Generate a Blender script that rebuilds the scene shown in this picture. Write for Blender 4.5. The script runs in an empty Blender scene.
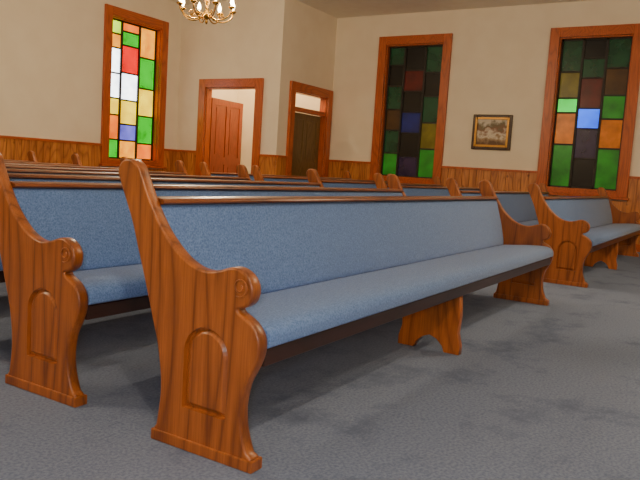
import bpy, bmesh, math, random
from mathutils import Vector, Matrix
random.seed(3)
S=0.92   # all dimensions below are in camera-height units
C=bpy.context.scene.collection

# ------------------------------------------------------------ materials
def newmat(name):
    m=bpy.data.materials.new(name); m.use_nodes=True
    nt=m.node_tree; b=nt.nodes['Principled BSDF']; return m,nt,b
def srgb(r,g,b):
    f=lambda c:(c/255/12.92) if c/255<=.04045 else ((c/255+.055)/1.055)**2.4
    return (f(r),f(g),f(b),1)
def plain(name,col,rough=.5,metal=0,em=None,es=0):
    m,nt,b=newmat(name)
    b.inputs['Base Color'].default_value=col; b.inputs['Roughness'].default_value=rough
    b.inputs['Metallic'].default_value=metal
    if em: b.inputs['Emission Color'].default_value=em; b.inputs['Emission Strength'].default_value=es
    return m
def ramp(nt,stops):
    r=nt.nodes.new('ShaderNodeValToRGB'); e=r.color_ramp.elements
    e[0].position,e[0].color=stops[0]; e[1].position,e[1].color=stops[1]
    for p,c in stops[2:]:
        k=e.new(p); k.color=c
    return r
def wood(name,light,dark,axis='Z',sc=2.2,bands=13,rough=.3,stretch=.16,coat=.3,vary=0):
    m,nt,b=newmat(name); L=nt.links; N=nt.nodes
    tc=N.new('ShaderNodeTexCoord'); mp=N.new('ShaderNodeMapping')
    s=[1,1,1]; s['XYZ'.index(axis)]=stretch; mp.inputs['Scale'].default_value=s
    L.new(tc.outputs['Object'],mp.inputs['Vector'])
    n=N.new('ShaderNodeTexNoise'); n.inputs['Scale'].default_value=sc; n.inputs['Detail'].default_value=1.0
    n.inputs['Distortion'].default_value=.2
    L.new(mp.outputs[0],n.inputs['Vector'])
    mu=N.new('ShaderNodeMath'); mu.operation='MULTIPLY'; mu.inputs[1].default_value=bands
    L.new(n.outputs['Fac'],mu.inputs[0])
    fr=N.new('ShaderNodeMath'); fr.operation='FRACT'; L.new(mu.outputs[0],fr.inputs[0])
    mid=tuple((light[i]*.72+dark[i]*.28) for i in range(3))+(1,)
    dk=tuple((light[i]*.3+dark[i]*.7) for i in range(3))+(1,)
    r=ramp(nt,[(0,mid),(.12,dk),(.3,mid),(.6,light),(1,mid)])
    L.new(fr.outputs[0],r.inputs[0])
    mp2=N.new('ShaderNodeMapping'); s=[1,1,1]; s['XYZ'.index(axis)]=.03; mp2.inputs['Scale'].default_value=s
    L.new(tc.outputs['Object'],mp2.inputs['Vector'])
    n2=N.new('ShaderNodeTexNoise'); n2.inputs['Scale'].default_value=190; n2.inputs['Detail'].default_value=2
    L.new(mp2.outputs[0],n2.inputs['Vector'])
    r2=ramp(nt,[(.35,(.6,.52,.46,1)),(.6,(1,1,1,1))]); L.new(n2.outputs['Fac'],r2.inputs[0])
    mx=N.new('ShaderNodeMix'); mx.data_type='RGBA'; mx.blend_type='MULTIPLY'; mx.inputs[0].default_value=.6
    L.new(r.outputs[0],mx.inputs[6]); L.new(r2.outputs[0],mx.inputs[7]); out=mx.outputs[2]
    if vary:   # board to board tone + knots
        mp3=N.new('ShaderNodeMapping'); mp3.inputs['Scale'].default_value=(1,1,.02); L.new(tc.outputs['Object'],mp3.inputs['Vector'])
        n3=N.new('ShaderNodeTexNoise'); n3.inputs['Scale'].default_value=5; L.new(mp3.outputs[0],n3.inputs['Vector'])
        r3=ramp(nt,[(.35,(.66,.55,.45,1)),(.6,(1,1,1,1))]); L.new(n3.outputs['Fac'],r3.inputs[0])
        m3=N.new('ShaderNodeMix'); m3.data_type='RGBA'; m3.blend_type='MULTIPLY'; m3.inputs[0].default_value=vary
        L.new(out,m3.inputs[6]); L.new(r3.outputs[0],m3.inputs[7])
        vo=N.new('ShaderNodeTexVoronoi'); vo.inputs['Scale'].default_value=5.5; L.new(tc.outputs['Object'],vo.inputs['Vector'])
        r4=ramp(nt,[(.08,(.35,.22,.14,1)),(.16,(1,1,1,1))]); L.new(vo.outputs['Distance'],r4.inputs[0])
        m4=N.new('ShaderNodeMix'); m4.data_type='RGBA'; m4.blend_type='MULTIPLY'; m4.inputs[0].default_value=vary
        L.new(m3.outputs[2],m4.inputs[6]); L.new(r4.outputs[0],m4.inputs[7]); out=m4.outputs[2]
    L.new(out,b.inputs['Base Color'])
    b.inputs['Roughness'].default_value=rough
    b.inputs['Coat Weight'].default_value=coat; b.inputs['Coat Roughness'].default_value=.3
    return m
def noisemat(name,c1,c2,scale,rough,bump=0,bscale=300,c3=None,big=1.5,sheen=0,lo=.35,hi=.65,bs=(.36,.47)):
    m,nt,b=newmat(name); L=nt.links; N=nt.nodes
    tc=N.new('ShaderNodeTexCoord')
    n=N.new('ShaderNodeTexNoise'); n.inputs['Scale'].default_value=scale; n.inputs['Detail'].default_value=4
    L.new(tc.outputs['Object'],n.inputs['Vector'])
    r=ramp(nt,[(lo,c1),(hi,c2)]); L.new(n.outputs['Fac'],r.inputs[0]); out=r.outputs[0]
    if c3:
        n3=N.new('ShaderNodeTexNoise'); n3.inputs['Scale'].default_value=big; n3.inputs['Detail'].default_value=8; n3.inputs['Roughness'].default_value=.72
        L.new(tc.outputs['Object'],n3.inputs['Vector'])
        r3=ramp(nt,[(bs[0],(1,1,1,1)),(bs[1],(0,0,0,1))]); L.new(n3.outputs['Fac'],r3.inputs[0])
        mx=N.new('ShaderNodeMix'); mx.data_type='RGBA'
        L.new(r3.outputs[0],mx.inputs[0]); L.new(out,mx.inputs[6]); mx.inputs[7].default_value=c3; out=mx.outputs[2]
    L.new(out,b.inputs['Base Color']); b.inputs['Roughness'].default_value=rough
    b.inputs['Sheen Weight'].default_value=sheen
    b.inputs['Specular IOR Level'].default_value=.2
    if bump:
        n2=N.new('ShaderNodeTexNoise'); n2.inputs['Scale'].default_value=bscale; n2.inputs['Detail'].default_value=2
        L.new(tc.outputs['Object'],n2.inputs['Vector'])
        bp=N.new('ShaderNodeBump'); bp.inputs['Strength'].default_value=bump; bp.inputs['Distance'].default_value=.004
        L.new(n2.outputs['Fac'],bp.inputs['Height']); L.new(bp.outputs[0],b.inputs['Normal'])
    return m

M_END =wood('pew_oak_vertical',srgb(182,102,40),srgb(98,44,14),'Z',sc=4.6,bands=11,stretch=.11,rough=.36)
M_RAIL=wood('pew_oak_rail',srgb(140,76,38),srgb(84,40,20),'X',sc=3)
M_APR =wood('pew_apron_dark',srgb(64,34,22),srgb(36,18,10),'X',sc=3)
M_SUP =wood('pew_support_wood',srgb(200,112,44),srgb(140,70,24),'Z',sc=3)
M_TRIM=wood('window_trim_pine',srgb(204,98,32),srgb(150,64,18),'Z',sc=4,rough=.35)
M_TRIMH=wood('trim_pine_horizontal',srgb(204,98,32),srgb(150,64,18),'X',sc=4,rough=.35)
M_WAIN=wood('wainscot_knotty_pine',srgb(226,148,76),srgb(160,84,36),'Z',sc=4,rough=.4,vary=.8)
M_DOOR=wood('door_red_wood',srgb(170,72,24),srgb(124,48,16),'Z',sc=4,rough=.35)
M_DOOR2=wood('door_olive_wood',srgb(134,108,62),srgb(104,80,42),'Z',sc=4,rough=.5)
M_FAB =noisemat('blue_upholstery',srgb(88,120,178),srgb(120,152,208),150,.95,.5,260,sheen=.3)
M_FLOOR=noisemat('blue_grey_carpet',srgb(108,121,150),srgb(130,143,172),90,1,.5,200,c3=srgb(94,106,134),big=2.6,bs=(.31,.49))
M_WALL=noisemat('plaster_cream',srgb(240,226,204),srgb(244,231,210),3,.85,.05,60)
M_CEIL=noisemat('ceiling_cream',srgb(240,232,216),srgb(244,237,222),6,.9)
M_LEAD=plain('window_leading',srgb(30,21,16),.5)
M_BRASS=plain('polished_brass',srgb(222,170,76),.22,1)
M_CANDLE=plain('candle_sleeve_ivory',srgb(240,225,190),.5)
M_BULB=plain('bulb_glow',(1,.8,.5,1),.3,0,(1,.76,.42,1),40)
M_GOLD=plain('gilt_frame',srgb(180,130,56),.35,.6)
M_BLACK=plain('dark_frame',srgb(66,42,22),.4)
M_KNOB=plain('door_knob_brass',srgb(180,140,60),.25,1)

# ------------------------------------------------------------ mesh helpers
def mk(name,verts,faces,mat,parent=None,smooth=None):
    me=bpy.data.meshes.new(name)
    me.from_pydata([tuple(c*S for c in v) for v in verts],[],faces)
    bm=bmesh.new(); bm.from_mesh(me); bmesh.ops.recalc_face_normals(bm,faces=bm.faces); bm.to_mesh(me); bm.free()
    if isinstance(mat,list):
        for q in mat: me.materials.append(q)
    else: me.materials.append(mat)
    if smooth:
        me.shade_smooth() if smooth is True else None
    ob=bpy.data.objects.new(name,me); C.objects.link(ob)
    if parent: ob.parent=parent
    return ob
def empty(name,loc=(0,0,0)):
    e=bpy.data.objects.new(name,None); e.location=[c*S for c in loc]; e.empty_display_size=.1; C.objects.link(e); return e
def boxvf(x0,x1,y0,y1,z0,z1):
    v=[(x,y,z) for x in(x0,x1) for y in(y0,y1) for z in(z0,z1)]
    f=[(0,1,3,2),(4,6,7,5),(0,4,5,1),(2,3,7,6),(0,2,6,4),(1,5,7,3)]
    return v,f
def merge(parts):
    V=[];F=[]
    for v,f in parts:
        o=len(V); V+=v; F+=[tuple(i+o for i in q) for q in f]
    return V,F
def boxes(name,bl,mat,parent=None,mp=None,bevel=0):
    V,F=merge([boxvf(*b) for b in bl])
    if mp: V=[mp(*p) for p in V]
    ob=mk(name,V,F,mat,parent)
    if bevel:
        md=ob.modifiers.new('bev','BEVEL'); md.width=bevel*S; md.segments=2; md.limit_method='ANGLE'
    return ob
def spline(pts,n=4,closed=True):
    out=[];L=len(pts)
    for i in range(L if closed else L-1):
        g=lambda k: pts[k%L] if closed else pts[max(0,min(L-1,k))]
        p0,p1,p2,p3=g(i-1),g(i),g(i+1),g(i+2)
        for j in range(n):
            t=j/n
            out.append(tuple(.5*((2*p1[k])+(-p0[k]+p2[k])*t+(2*p0[k]-5*p1[k]+4*p2[k]-p3[k])*t*t+(-p0[k]+3*p1[k]-3*p2[k]+p3[k])*t**3) for k in range(len(p1))))
    if not closed: out.append(pts[-1])
    return out
def inset(poly,d):
    n=len(poly); A=sum(poly[i][0]*poly[(i+1)%n][1]-poly[(i+1)%n][0]*poly[i][1] for i in range(n))
    sg=1 if A>0 else -1; out=[]
    for i in range(n):
        a,b,c=poly[i-1],poly[i],poly[(i+1)%n]
        def nr(p,q):
            dx,dy=q[0]-p[0],q[1]-p[1]; l=math.hypot(dx,dy) or 1e-9; return (-dy/l*sg,dx/l*sg)
        n1,n2=nr(a,b),nr(b,c); mx,my=n1[0]+n2[0],n1[1]+n2[1]; l=math.hypot(mx,my) or 1e-9
        mx/=l; my/=l; k=max(.5,mx*n1[0]+my*n1[1])
        out.append((b[0]+mx*d/k,b[1]+my*d/k))
    return out
def prism(name,poly,x0,x1,mat,parent=None,bev=.006,arch=None,smooth=True,extra=None):
    """profile in y,z extruded along x with rounded rim; optional recessed arch panel in both faces"""
    bm=bmesh.new()
    def loop(p,x): return [bm.verts.new((x*S,a*S,b*S)) for a,b in p]
    rings=[]
    specs=[(x0,bev),(x0+bev*.3,bev*.3),(x0+bev,0),(x1-bev,0),(x1-bev*.3,bev*.3),(x1,bev)]
    for x,d in specs: rings.append(loop(inset(poly,d) if d else poly,x))
    def bridge(a,b,sm=True):
        n=len(a)
        for i in range(n):
            f=bm.faces.new((a[i],a[(i+1)%n],b[(i+1)%n],b[i])); f.smooth=sm
    for a,b in zip(rings,rings[1:]): bridge(a,b)
    def edges(l):
        return [bm.edges.get((l[i],l[(i+1)%len(l)])) or bm.edges.new((l[i],l[(i+1)%len(l)])) for i in range(len(l))]
    for r,x,s in ((rings[0],x0,1),(rings[-1],x1,-1)):
        E=edges(r)
        if arch:
            A=loop(arch,x); E+=edges(A)
            prev=A
            for d,dep in ((.002,.014),(.009,.014),(.022,.004),(.024,.003)):
                Q=loop(inset(arch,d),x+s*dep); bridge(prev,Q,False); prev=Q
            bm.faces.new(prev)
        bmesh.ops.triangle_fill(bm,edges=E,use_beauty=True,use_dissolve=False)
    bmesh.ops.recalc_face_normals(bm,faces=bm.faces)
    me=bpy.data.meshes.new(name); bm.to_mesh(me); bm.free(); me.materials.append(mat)
    ob=bpy.data.objects.new(name,me); C.objects.link(ob)
    if parent: ob.parent=parent
    return ob
def tube(path,r,n=8,closed_path=False):
    V=[];F=[]; P=[Vector(p) for p in path]; m=len(P)
    up=Vector((0,0,1)); prevn=None
    for i,p in enumerate(P):
        a=P[i-1] if (i>0 or closed_path) else P[i]; b=P[(i+1)%m] if (i<m-1 or closed_path) else P[i]
        t=(b-a).normalized()
        if prevn is None:
            nn=t.cross(up); 
            if nn.length<1e-3: nn=t.cross(Vector((1,0,0)))
            nn.normalize()
        else: nn=(prevn-t*prevn.dot(t)).normalized()
        prevn=nn; bb=t.cross(nn); rr=r[i] if isinstance(r,(list,tuple)) else r
        for k in range(n):
            q=p+(nn*math.cos(2*math.pi*k/n)+bb*math.sin(2*math.pi*k/n))*rr; V.append(tuple(q))
    for i in range(m if closed_path else m-1):
        j=(i+1)%m
        for k in range(n): F.append((i*n+k,i*n+(k+1)%n,j*n+(k+1)%n,j*n+k))
    if not closed_path: F.append(tuple(range(n))); F.append(tuple((m-1)*n+k for k in range(n)))
    return V,F
def lathe(prof,c=(0,0,0),n=20):
    V=[];F=[]
    for r,z in prof:
        for k in range(n):
            a=2*math.pi*k/n; V.append((c[0]+r*math.cos(a),c[1]+r*math.sin(a),c[2]+z))
    for i in range(len(prof)-1):
        for k in range(n): F.append((i*n+k,i*n+(k+1)%n,(i+1)*n+(k+1)%n,(i+1)*n+k))
    F.append(tuple(range(n))); F.append(tuple((len(prof)-1)*n+k for k in range(n)))
    return V,F

# ------------------------------------------------------------ room
XW,YW,Y2,XD=12.0,9.7,7.25,10.16
XL,YF=-4.5,-5.0
ZC=4.02
boxes('floor',[(XL-.2,XW+.2,YF-.2,YW+.2,-.1,0)],M_FLOOR)
boxes('ceiling',[(XL-.2,XW+.2,YF-.2,YW+.2,ZC,ZC+.1)],M_CEIL)
def wallboxes(u0,u1,ops,z1=ZC):
    out=[];u=u0
    for a,b,za,zb in sorted(ops):
        out.append((u,a,0,z1))
        if za>0: out.append((a,b,0,za))
        out.append((a,b,zb,z1)); u=b
    out.append((u,u1,0,z1)); return out
FR=.16
WZ0,WZ1=.93,3.60-FR
W_R=[(4.77+FR,6.25-FR,WZ0,WZ1),(1.56+FR,3.02-FR,WZ0,WZ1)]
W_L=[(8.25+FR,9.77-FR,WZ0,WZ1)]
D1=(7.61+FR,9.14-FR,0,2.575-FR)
D2=(10.46+FR,11.95-FR,0,2.575-FR)
boxes('wall_right',[(XW,XW+.25,a,b,c,d) for a,b,c,d in wallboxes(YF,YW+.25,W_R)],M_WALL)
boxes('wall_back',[(a,b,YW,YW+.25,c,d) for a,b,c,d in wallboxes(XL,XW,W_L)],M_WALL)
boxes('wall_left',[(XL-.2,XL,YF,YW+.25,0,ZC)],M_WALL)
boxes('wall_front',[(XL-.2,XW+.25,YF-.2,YF,0,ZC)],M_WALL)
TH=.14
boxes('wall_vestibule_side',[(XD,XD+TH,a,b,c,d) for a,b,c,d in wallboxes(Y2,YW,[D1])],M_WALL)
boxes('wall_vestibule_front',[(a,b,Y2,Y2+TH,c,d) for a,b,c,d in wallboxes(XD+TH,XW,[D2])],M_WALL)

def map_right(ymax): return lambda u,d,z:(XW-d,ymax-u,z)
def map_back(xmin): return lambda u,d,z:(xmin+u,YW-d,z)
def map_vs(ymax): return lambda u,d,z:(XD-d,ymax-u,z)
def map_vf(xmin): return lambda u,d,z:(xmin+u,Y2-d,z)

WH=1.20
def wainscot(name,mp,segs,mat=M_WAIN):
    bl=[]
    for a,b,h in segs:
        n=max(1,round((b-a)/.13)); w=(b-a)/n
        for i in range(n): bl.append((a+i*w+.005,a+(i+1)*w-.005,.001,.024,.0,h-.04))
        bl.append((a,b,0.001,.006,.0,h-.04))
    boxes(name,bl,mat,None,mp)
def caprail(name,mp,segs):
    boxes(name,[(a,b,.001,.045,h-.04,h) for a,b,h in segs],M_TRIMH,None,mp)
def base(name,mp,segs):
    boxes(name,[(a,b,.025,.037,0,.12) for a,b in segs],M_TRIMH,None,mp)
mr=map_right(Y2)
sr=[(0,Y2-6.25,WH),(Y2-6.25,Y2-4.77,WZ0-.1),(Y2-4.77,Y2-3.02,WH),(Y2-3.02,Y2-1.56,WZ0-.1),(Y2-1.56,Y2-YF,WH)]
wainscot('trim_wainscot_right',mr,sr); caprail('trim_caprail_right',mr,[s for s in sr if s[2]==WH]); base('baseboard_right',mr,[(0,Y2-YF)])
mb=map_back(XL)
sb=[(0,8.25-XL,WH),(8.25-XL,9.77-XL,WZ0-.1),(9.77-XL,XD-XL,WH)]
wainscot('trim_wainscot_back',mb,sb); caprail('trim_caprail_back',mb,[s for s in sb if s[2]==WH]); base('baseboard_back',mb,[(0,XD-XL)])
mv=map_vs(YW)
wainscot('trim_wainscot_vestibule_side',mv,[(.03,YW-9.14,WH),(YW-7.61,YW-Y2,WH)]); caprail('trim_caprail_vestibule_side',mv,[(.05,YW-9.14,WH),(YW-7.61,YW-Y2,WH)])
mf=map_vf(XD)
wainscot('trim_wainscot_vestibule_front',mf,[(0,10.46-XD,WH)]); caprail('trim_caprail_vestibule_front',mf,[(0,10.46-XD,WH)])

# ------------------------------------------------------------ windows
def glass(name,rgb,em,rough=.25):
    m,nt,b=newmat(name); L=nt.links;N=nt.nodes
    c=srgb(*rgb)
    tc=N.new('ShaderNodeTexCoord'); n=N.new('ShaderNodeTexNoise'); n.inputs['Scale'].default_value=5; n.inputs['Detail'].default_value=3
    L.new(tc.outputs['Object'],n.inputs['Vector'])
    r=ramp(nt,[(.3,tuple(x*.6 for x in c[:3])+(1,)),(.7,tuple(min(1,x*1.25) for x in c[:3])+(1,))])
    L.new(n.outputs['Fac'],r.inputs[0])
    L.new(r.outputs[0],b.inputs['Base Color']); L.new(r.outputs[0],b.inputs['Emission Color'])
    b.inputs['Emission Strength'].default_value=em; b.inputs['Roughness'].default_value=rough  # pane emission stands in for outside light coming through the glass
    n2=N.new('ShaderNodeTexNoise'); n2.inputs['Scale'].default_value=40
    L.new(tc.outputs['Object'],n2.inputs['Vector'])
    bp=N.new('ShaderNodeBump'); bp.inputs['Strength'].default_value=.3; L.new(n2.outputs['Fac'],bp.inputs['Height']); L.new(bp.outputs[0],b.inputs['Normal'])
    return m
G={ 'w':((225,236,255),6),'y':((255,205,0),2.2),'o':((255,110,0),1.8),'r':((230,0,0),1.7),'g':((20,175,10),1.8),'lg':((180,225,20),2.2),'p':((90,90,190),1.8),'a':((255,150,0),2.0),
    'dg':((12,52,28),.5),'k':((13,11,10),.25),'dr':((70,14,10),.5),'br':((62,38,14),.5),'db':((12,22,70),.7),'am':((165,84,8),.7),'mg':((24,96,22),.8),
    'bg':((20,205,60),1.7),'bb':((20,90,255),2.0),'dp':((34,22,44),.5),'ol':((92,78,14),.6)}
GM={k:glass('stained_glass_'+k,*v) for k,v in G.items()}
def window(name,mp,width,cols,layout,zbot,ztop):
    e=empty(name)
    w=width; z0=zbot; z1=ztop; ow=FR
    cas=[(0,ow,.0,.05,z0-.08,z1+ow),(w-ow,w,.0,.05,z0-.08,z1+ow)]
    boxes('casing_sides',cas,M_TRIM,e,mp,.006)
    boxes('casing_head_and_sill',[(ow,w-ow,.0,.05,z1,z1+ow),(-.03,w+.03,.0,.10,z0-.12,z0-.08),(ow,w-ow,.0,.05,z0-.08,z0)],M_TRIMH,e,mp,.006)
    boxes('jamb_lining',[(ow,ow+.02,-.2,0,z0,z1),(w-ow-.02,w-ow,-.2,0,z0,z1),(ow+.02,w-ow-.02,-.2,0,z1-.02,z1),(ow+.02,w-ow-.02,-.2,0,z0,z0+.02)],M_TRIM,e,mp)
    a,b=ow+.02,w-ow-.02; za,zb=z0+.02,z1-.02
    tot=sum(cols); u=a; mull=[]; bars=[]; 
    matk=[];V=[];F=[];mi=[]
    for ci,cw in enumerate(cols):
        u1=u+(b-a)*cw/tot
        z=zb; rows=layout[ci]; th=sum(h for _,h in rows)
        for k,h in rows:
            zz=z-(zb-za)*h/th
            v,f=boxvf(u,u1,-.115,-.105,zz,z); o=len(V); V+=[mp(*p) for p in v]; F+=[tuple(i+o for i in q) for q in f]
            if k not in matk: matk.append(k)
            mi+= [matk.index(k)]*6
            if zz>za+.01: bars.append((u,u1,-.125,-.09,zz-.014,zz+.014))
            z=zz
        if ci<len(cols)-1: mull.append((u1-.02,u1+.02,-.13,-.08,za,zb))
        u=u1
    bars+= [(a,a+.025,-.13,-.08,za,zb),(b-.025,b,-.13,-.08,za,zb),(a,b,-.13,-.08,za,za+.025),(a,b,-.13,-.08,zb-.025,zb)]
    g=mk('stained_glass_panes',V,F,[GM[k] for k in matk],e)
    for p,i in zip(g.data.polygons,mi): p.material_index=i
    boxes('muntins',mull+bars,M_LEAD,e,mp)
    return e
window('window_1',map_back(8.25),1.52,[.27,.37,.36],
 [[('lg',.5),('a',.5),('w',.9),('w',.9),('y',.6),('o',.9),('g',.7)],
  [('o',.35),('g',.5),('r',1.0),('w',1.0),('y',.9),('p',.6),('a',.7)],
  [('a',1.1),('g',1.1),('y',1.0),('g',1.0),('o',.6)]],WZ0,WZ1)
window('window_2',map_right(6.25),1.48,[.3,.38,.32],
 [[('dg',.7),('k',.8),('dg',.9),('br',.8),('dg',.9),('mg',.9)],
  [('k',.9),('dr',.8),('k',.8),('db',.8),('k',.9),('dp',.8)],
  [('dg',.9),('k',.8),('dg',.9),('ol',.9),('mg',1.0)]],WZ0,WZ1)
window('window_3',map_right(3.02),1.46,[.32,.34,.34],
 [[('dg',1.1),('ol',.9),('bg',.5),('am',1.1),('mg',1.5)],
  [('k',.7),('dg',.7),('dr',1.1),('bb',.75),('dp',1.1),('k',1.1)],
  [('dg',1.0),('br',.9),('mg',.8),('am',1.0),('mg',1.4)]],WZ0,WZ1)

# ------------------------------------------------------------ doors
def door(name,mp,width,h,kind):
    e=empty(name); ow=FR
    boxes('casing_sides',[(0,ow,.0,.05,0,h),(width-ow,width,.0,.05,0,h)],M_TRIM,e,mp,.006)
    boxes('casing_head',[(ow,width-ow,.0,.05,h-ow,h)],M_TRIMH,e,mp,.006)
    boxes('jamb_lining',[(ow,ow+.02,-TH,0,0,h-ow),(width-ow-.02,width-ow,-TH,0,0,h-ow),(ow+.02,width-ow-.02,-TH,0,h-ow-.02,h-ow)],M_TRIM,e,mp)
    return e
def leaf(w,h,t=.045):
    st=.12; b=[(0,st,0,t,0,h),(w-st,w,0,t,0,h),(st,w-st,0,t,h-st,h),(st,w-st,0,t,0,.22),(st,w-st,0,t,.95,1.1),(w/2-.05,w/2+.05,0,t,.22,.95),(w/2-.05,w/2+.05,0,t,1.1,h-st)]
    for x0,x1 in((st,w/2-.05),(w/2+.05,w-st)):
        for z0,z1 in((.22,.95),(1.1,h-st)):
            b.append((x0,x1,.014,t-.014,z0,z1)); b.append((x0+.05,x1-.05,.006,t-.006,z0+.05,z1-.05))
    return b
d1=door('door_1',map_vs(9.14),9.14-7.61,2.575,0)
lf=boxes('door_leaf',leaf(1.12,2.24),M_DOOR,d1)
al=math.radians(96); lf.location=((XD+TH+.01)*S,(9.14-FR-.03)*S,.01*S); lf.rotation_euler=(0,0,-math.pi/2+al)
d2=door('door_2',map_vf(10.46),1.49,2.575,1)
boxes('door_leaf',[(a+FR+.03,b+FR+.03,-.10-.045+c,-.10-.045+d,e+.01,f+.01) for a,b,c,d,e,f in leaf(1.49-2*FR-.06,2.03)],M_DOOR2,d2,map_vf(10.46))
boxes('transom_bar',[(FR+.02,1.49-FR-.02,-.13,-.01,2.05,2.13)],M_TRIMH,d2,map_vf(10.46))
kn=lathe([(.001,0),(.02,.0),(.012,.02),(.03,.04),(.03,.06),(.001,.075)],n=14)
k2=mk('door_knob',[(10.46+.27+x,Y2+.10-z,1.0+y) for x,y,z in kn[0]],kn[1],M_KNOB,d2,True)

# ------------------------------------------------------------ framed picture
def picture():
    e=empty('framed_picture'); mp=map_right(4.24); w=.71; z0,z1=1.53,2.15; f=.07
    boxes('outer_frame',[(0,f,.002,.04,z0,z1),(w-f,w,.002,.04,z0,z1),(f,w-f,.002,.04,z0,z0+f),(f,w-f,.002,.04,z1-f,z1)],M_BLACK,e,mp,.01)
    g=f-.02
    boxes('gilt_liner',[(g,f+.015,.04,.048,z0+g,z1-g),(w-f-.015,w-g,.04,.048,z0+g,z1-g),(f,w-f,.04,.048,z0+g,z0+f+.015),(f,w-f,.04,.048,z1-f-.015,z1-g)],M_GOLD,e,mp)
    m,nt,b=newmat('landscape_painting'); N=nt.nodes;L=nt.links
    tc=N.new('ShaderNodeTexCoord'); n=N.new('ShaderNodeTexNoise'); n.inputs['Scale'].default_value=9; n.inputs['Detail'].default_value=5
    L.new(tc.outputs['Object'],n.inputs['Vector'])
    sx=N.new('ShaderNodeSeparateXYZ'); L.new(tc.outputs['Object'],sx.inputs[0])
    mr_=N.new('ShaderNodeMapRange'); mr_.inputs[1].default_value=z0*S; mr_.inputs[2].default_value=z1*S; L.new(sx.outputs[2],mr_.inputs[0])
    ad=N.new('ShaderNodeMath'); ad.operation='ADD'; L.new(mr_.outputs[0],ad.inputs[0])
    ml=N.new('ShaderNodeMath'); ml.operation='MULTIPLY_ADD'; ml.inputs[1].default_value=.9; ml.inputs[2].default_value=-.45; L.new(n.outputs['Fac'],ml.inputs[0]); L.new(ml.outputs[0],ad.inputs[1])
    r=ramp(nt,[(.15,srgb(106,76,46)),(.35,srgb(170,140,106)),(.45,srgb(225,212,192)),(.58,srgb(140,96,70)),(.7,srgb(116,104,76)),(.85,srgb(212,200,184))])
    L.new(ad.outputs[0],r.inputs[0]); L.new(r.outputs[0],b.inputs['Base Color'])
    boxes('painting_canvas',[(f,w-f,.002,.02,z0+f,z1-f)],m,e,mp)
picture()

# ------------------------------------------------------------ pew
prof_ctrl=[(.02,.055),(.045,.12),(.055,.2),(.042,.28),(.012,.34),(-.008,.40),(-.004,.45),(.03,.492),(.078,.516),(.086,.530),(.062,.538),(.036,.560),(.028,.60),(.045,.637),(.08,.66),(.12,.664),(.17,.648),(.22,.638),(.275,.645),(.335,.672),(.39,.714),(.44,.765),(.481,.822),(.517,.88),(.545,.935),(.565,.970),(.59,.988),(.615,.994),(.642,.988),(.660,.970),(.666,.945),(.654,.91),(.632,.865),(.588,.774),(.554,.68),(.524,.6),(.500,.53),(.470,.44),(.440,.35),(.420,.25),(.416,.17),(.424,.1),(.430,.055)]
prof=spline(prof_ctrl,3,closed=False)
prof=[(0,0),(0,.042),(.008,.05)]+prof+[(.436,.05),(.440,.042),(.440,0)]
def archpoly(y0,y1,z0,zs,n=18):
    c=(y0+y1)/2;r=(y1-y0)/2
    p=[(y1,z0)]
    for i in range(n+1):
        a=math.pi*i/n; p.append((c+r*math.cos(a),zs+r*1.0*math.sin(a)))
    p.append((y0,z0))
    return p
arch=archpoly(.114,.308,.15,.35)
PL=4.03; ET=.05
def pew_parts():
    P={}
    P['end_panel_left']=prism('end_panel_left',prof,0,ET,M_END,bev=.009,arch=arch)
    P['end_panel_right']=prism('end_panel_right',prof,PL-ET,PL,M_END,bev=.009,arch=arch)
    P['plinth_left']=boxes('plinth_left',[(-.006,ET+.006,-.008,.446,0,.04)],M_END,bevel=.004)
    P['plinth_right']=boxes('plinth_right',[(PL-ET-.006,PL+.006,-.008,.446,0,.04)],M_END,bevel=.004)
    parts=[]
    for xx in (-.001,PL+.001):
        sp=[(xx,.080+(.008+.026*t/22)*math.cos(t*.42+2.2),.604+(.008+.026*t/22)*math.sin(t*.42+2.2)) for t in range(23)]
        parts.append(tube(sp,[.003]*22+[.0015],6))
    V,F=merge(parts); P['carved_scroll']=mk('carved_scroll',V,F,M_END,None,True)
    cp=spline([(.0,.405),(-.014,.43),(-.006,.462),(.03,.483),(.1,.488),(.2,.482),(.32,.470),(.40,.462),(.43,.45),(.43,.41),(.3,.402),(.1,.402)],4)
    P['seat_cushion']=prism('seat_cushion',cp,ET+.001,PL-ET-.001,M_FAB,bev=.004)
    P['seat_board']=boxes('seat_board',[(ET,PL-ET,.03,.43,.375,.401)],M_APR)
    P['front_apron']=boxes('front_apron',[(ET,PL-ET,.004,.03,.343,.401)],M_APR,bevel=.004)
    bp=spline([(.400,.47),(.412,.55),(.440,.66),(.468,.75),(.490,.820),(.510,.834),(.530,.822),(.515,.75),(.488,.64),(.458,.52),(.445,.47),(.42,.462)],3)
    P['back_upholstery']=prism('back_upholstery',bp,ET+.001,PL-ET-.001,M_FAB,bev=.003)
    rp=[(.41,.36),(.448,.47),(.468,.55),(.500,.65),(.530,.75),(.550,.836),(.568,.836),(.548,.75),(.518,.65),(.486,.55),(.466,.47),(.428,.36)]
    P['back_board']=prism('back_board',rp,ET,PL-ET,M_RAIL,bev=.002)
    rail=spline([(.482,.840),(.479,.850),(.490,.858),(.53,.862),(.575,.860),(.588,.852),(.588,.842),(.575,.836),(.53,.835)],3)
    P['top_rail']=prism('top_rail',rail,ET,PL-ET,M_RAIL,bev=.001)
    sup=[(.02,.343),(.01,.22),(.018,.12),(.0,.05),(.0,0),(.09,0),(.105,.035),(.14,.07),(.185,.088),(.23,.07),(.265,.035),(.28,0),(.38,0),(.38,.05),(.36,.12),(.365,.22),(.39,.3),(.41,.374),(.031,.374),(.031,.343)]
    P['center_support']=prism('center_support',sup,PL/2-.09,PL/2-.04,M_SUP,bev=.004)
    return P
first=None
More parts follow.
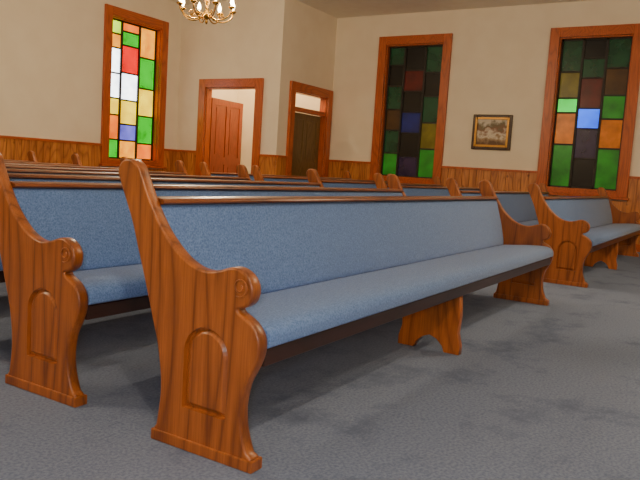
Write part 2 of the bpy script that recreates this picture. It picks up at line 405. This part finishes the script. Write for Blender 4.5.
def place_pew(x,y):
    global first
    e=empty('church_pew',(x,y,0))
    if first is None:
        first=pew_parts()
        for o in first.values(): o.parent=e
    else:
        for k,o in first.items():
            c=bpy.data.objects.new(k,o.data); C.objects.link(c); c.parent=e
            for md in o.modifiers:
                q=c.modifiers.new(md.name,md.type); q.width=md.width; q.segments=md.segments; q.limit_method=md.limit_method
SPC=.89
for n in range(8): place_pew(1.72+(.02 if n else 0),1.26+SPC*n)
for n in range(6): place_pew(7.06,1.20+SPC*n)

# ------------------------------------------------------------ chandelier
def chandelier(x,y,lightE,first=[None]):
    z=2.62
    e=empty('chandelier',(x,y,z))
    if first[0] is None:
        parts=[]
        parts.append(lathe([(.001,0),(.012,.01),(.018,.03),(.01,.05),(.03,.07),(.055,.10),(.05,.13),(.02,.16),(.014,.22),(.03,.26),(.035,.30),(.015,.34),(.012,.45),(.022,.48),(.008,.52),(.006,.54)]))
        bulbs=[];cand=[]
        for i in range(8):
            a=2*math.pi*(i+.3)/8; ca,sa=math.cos(a),math.sin(a)
            pr=spline([(.03,.12),(.09,.07),(.17,.05),(.25,.07),(.31,.12),(.325,.17)],5,closed=False)
            parts.append(tube([(r*ca,r*sa,h) for r,h in pr],.008,8))
            sc=[(.18+.035*math.cos(t*.5)*(1-t/22),.105+.035*math.sin(t*.5)*(1-t/22)) for t in range(16)]
            parts.append(tube([(r*ca,r*sa,h) for r,h in sc],.006,6))
            cx,cy=.325*ca,.325*sa
            parts.append(lathe([(.006,.165),(.03,.18),(.042,.195),(.036,.198),(.012,.19)],(cx,cy,0),14))
            cand.append(lathe([(.012,.19),(.012,.215),(.008,.217)],(cx,cy,0),12))
            bulbs.append(lathe([(.008,.217),(.018,.235),(.022,.255),(.016,.28),(.006,.305),(.001,.32)],(cx,cy,0),12))
        zz=.54; k=0
        while z+zz<ZC-.06:
            lp=[]
            for t in range(12):
                an=2*math.pi*t/12; q=(.014*math.cos(an),0,zz+.02+.024*math.sin(an))
                lp.append(q if k%2 else (0,q[0],q[2]))
            parts.append(tube(lp,.004,6,True)); zz+=.038; k+=1
        parts.append(lathe([(.02,ZC-z-.07),(.07,ZC-z-.03),(.075,ZC-z-.001)]))
        A=mk('brass_body',*merge(parts),M_BRASS,e,True); B=mk('candle_sleeves',*merge(cand),M_CANDLE,e,True); D=mk('flame_bulbs',*merge(bulbs),M_BULB,e,True)
        first[0]=[A,B,D]
    else:
        for o in first[0]:
            c=bpy.data.objects.new(o.name.split('.')[0],o.data); C.objects.link(c); c.parent=e
    l=bpy.data.lights.new('chandelier_light','POINT'); l.energy=lightE; l.color=(1,.79,.52); l.shadow_soft_size=.04
    lo=bpy.data.objects.new('lamp_light',l); lo.location=(0,0,.66*S); lo.parent=e; C.objects.link(lo)
CE=150
for (x,y) in ((6.3,5.62),(-.2,5.62),(6.3,-.6),(-.2,-.6)): chandelier(x,y,CE)  # first hangs in view; other three are unseen, added to light the room

def vest():
    e=empty('ceiling_lamp',(11.1,8.5,ZC-.001))
    mk('lamp_globe',*lathe([(.001,-.2),(.06,-.19),(.11,-.14),(.12,-.09),(.09,-.03),(.1,0)]),plain('lamp_globe_glass',srgb(250,235,190),.3,0,(1,.8,.45,1),2),e,True)
    l=bpy.data.lights.new('lamp','POINT'); l.energy=75; l.color=(1,.80,.5); l.shadow_soft_size=.1
    lo=bpy.data.objects.new('lamp_light',l); lo.location=(0,0,-.4*S); lo.parent=e; C.objects.link(lo)
vest()

# ------------------------------------------------------------ camera
psi=math.radians(31.4); th=math.radians(5.96); ro=math.radians(3.66)
f=Vector((math.cos(psi)*math.cos(th),math.sin(psi)*math.cos(th),-math.sin(th)))
r0=Vector((math.sin(psi),-math.cos(psi),0)); u0=r0.cross(f)
right=r0*math.cos(ro)+u0*math.sin(ro); up=-r0*math.sin(ro)+u0*math.cos(ro)
M=Matrix((right,up,-f)).transposed().to_4x4(); M.translation=Vector((0,0,S))
cam=bpy.data.cameras.new('camera'); co=bpy.data.objects.new('camera',cam); C.objects.link(co)
cam.sensor_width=36; cam.lens=680/640*36; cam.clip_start=.02; co.matrix_world=M
bpy.context.scene.camera=co
l=bpy.data.lights.new('camera_flash','POINT'); l.energy=50; l.color=(.92,.96,1); l.shadow_soft_size=.06
lo=bpy.data.objects.new('camera_flash',l); lo.location=Vector((0,0,S))+right*-.05+up*.07-f*.09; C.objects.link(lo)
w=bpy.data.worlds.new('world'); bpy.context.scene.world=w; w.use_nodes=True
w.node_tree.nodes['Background'].inputs[0].default_value=(.02,.03,.06,1)
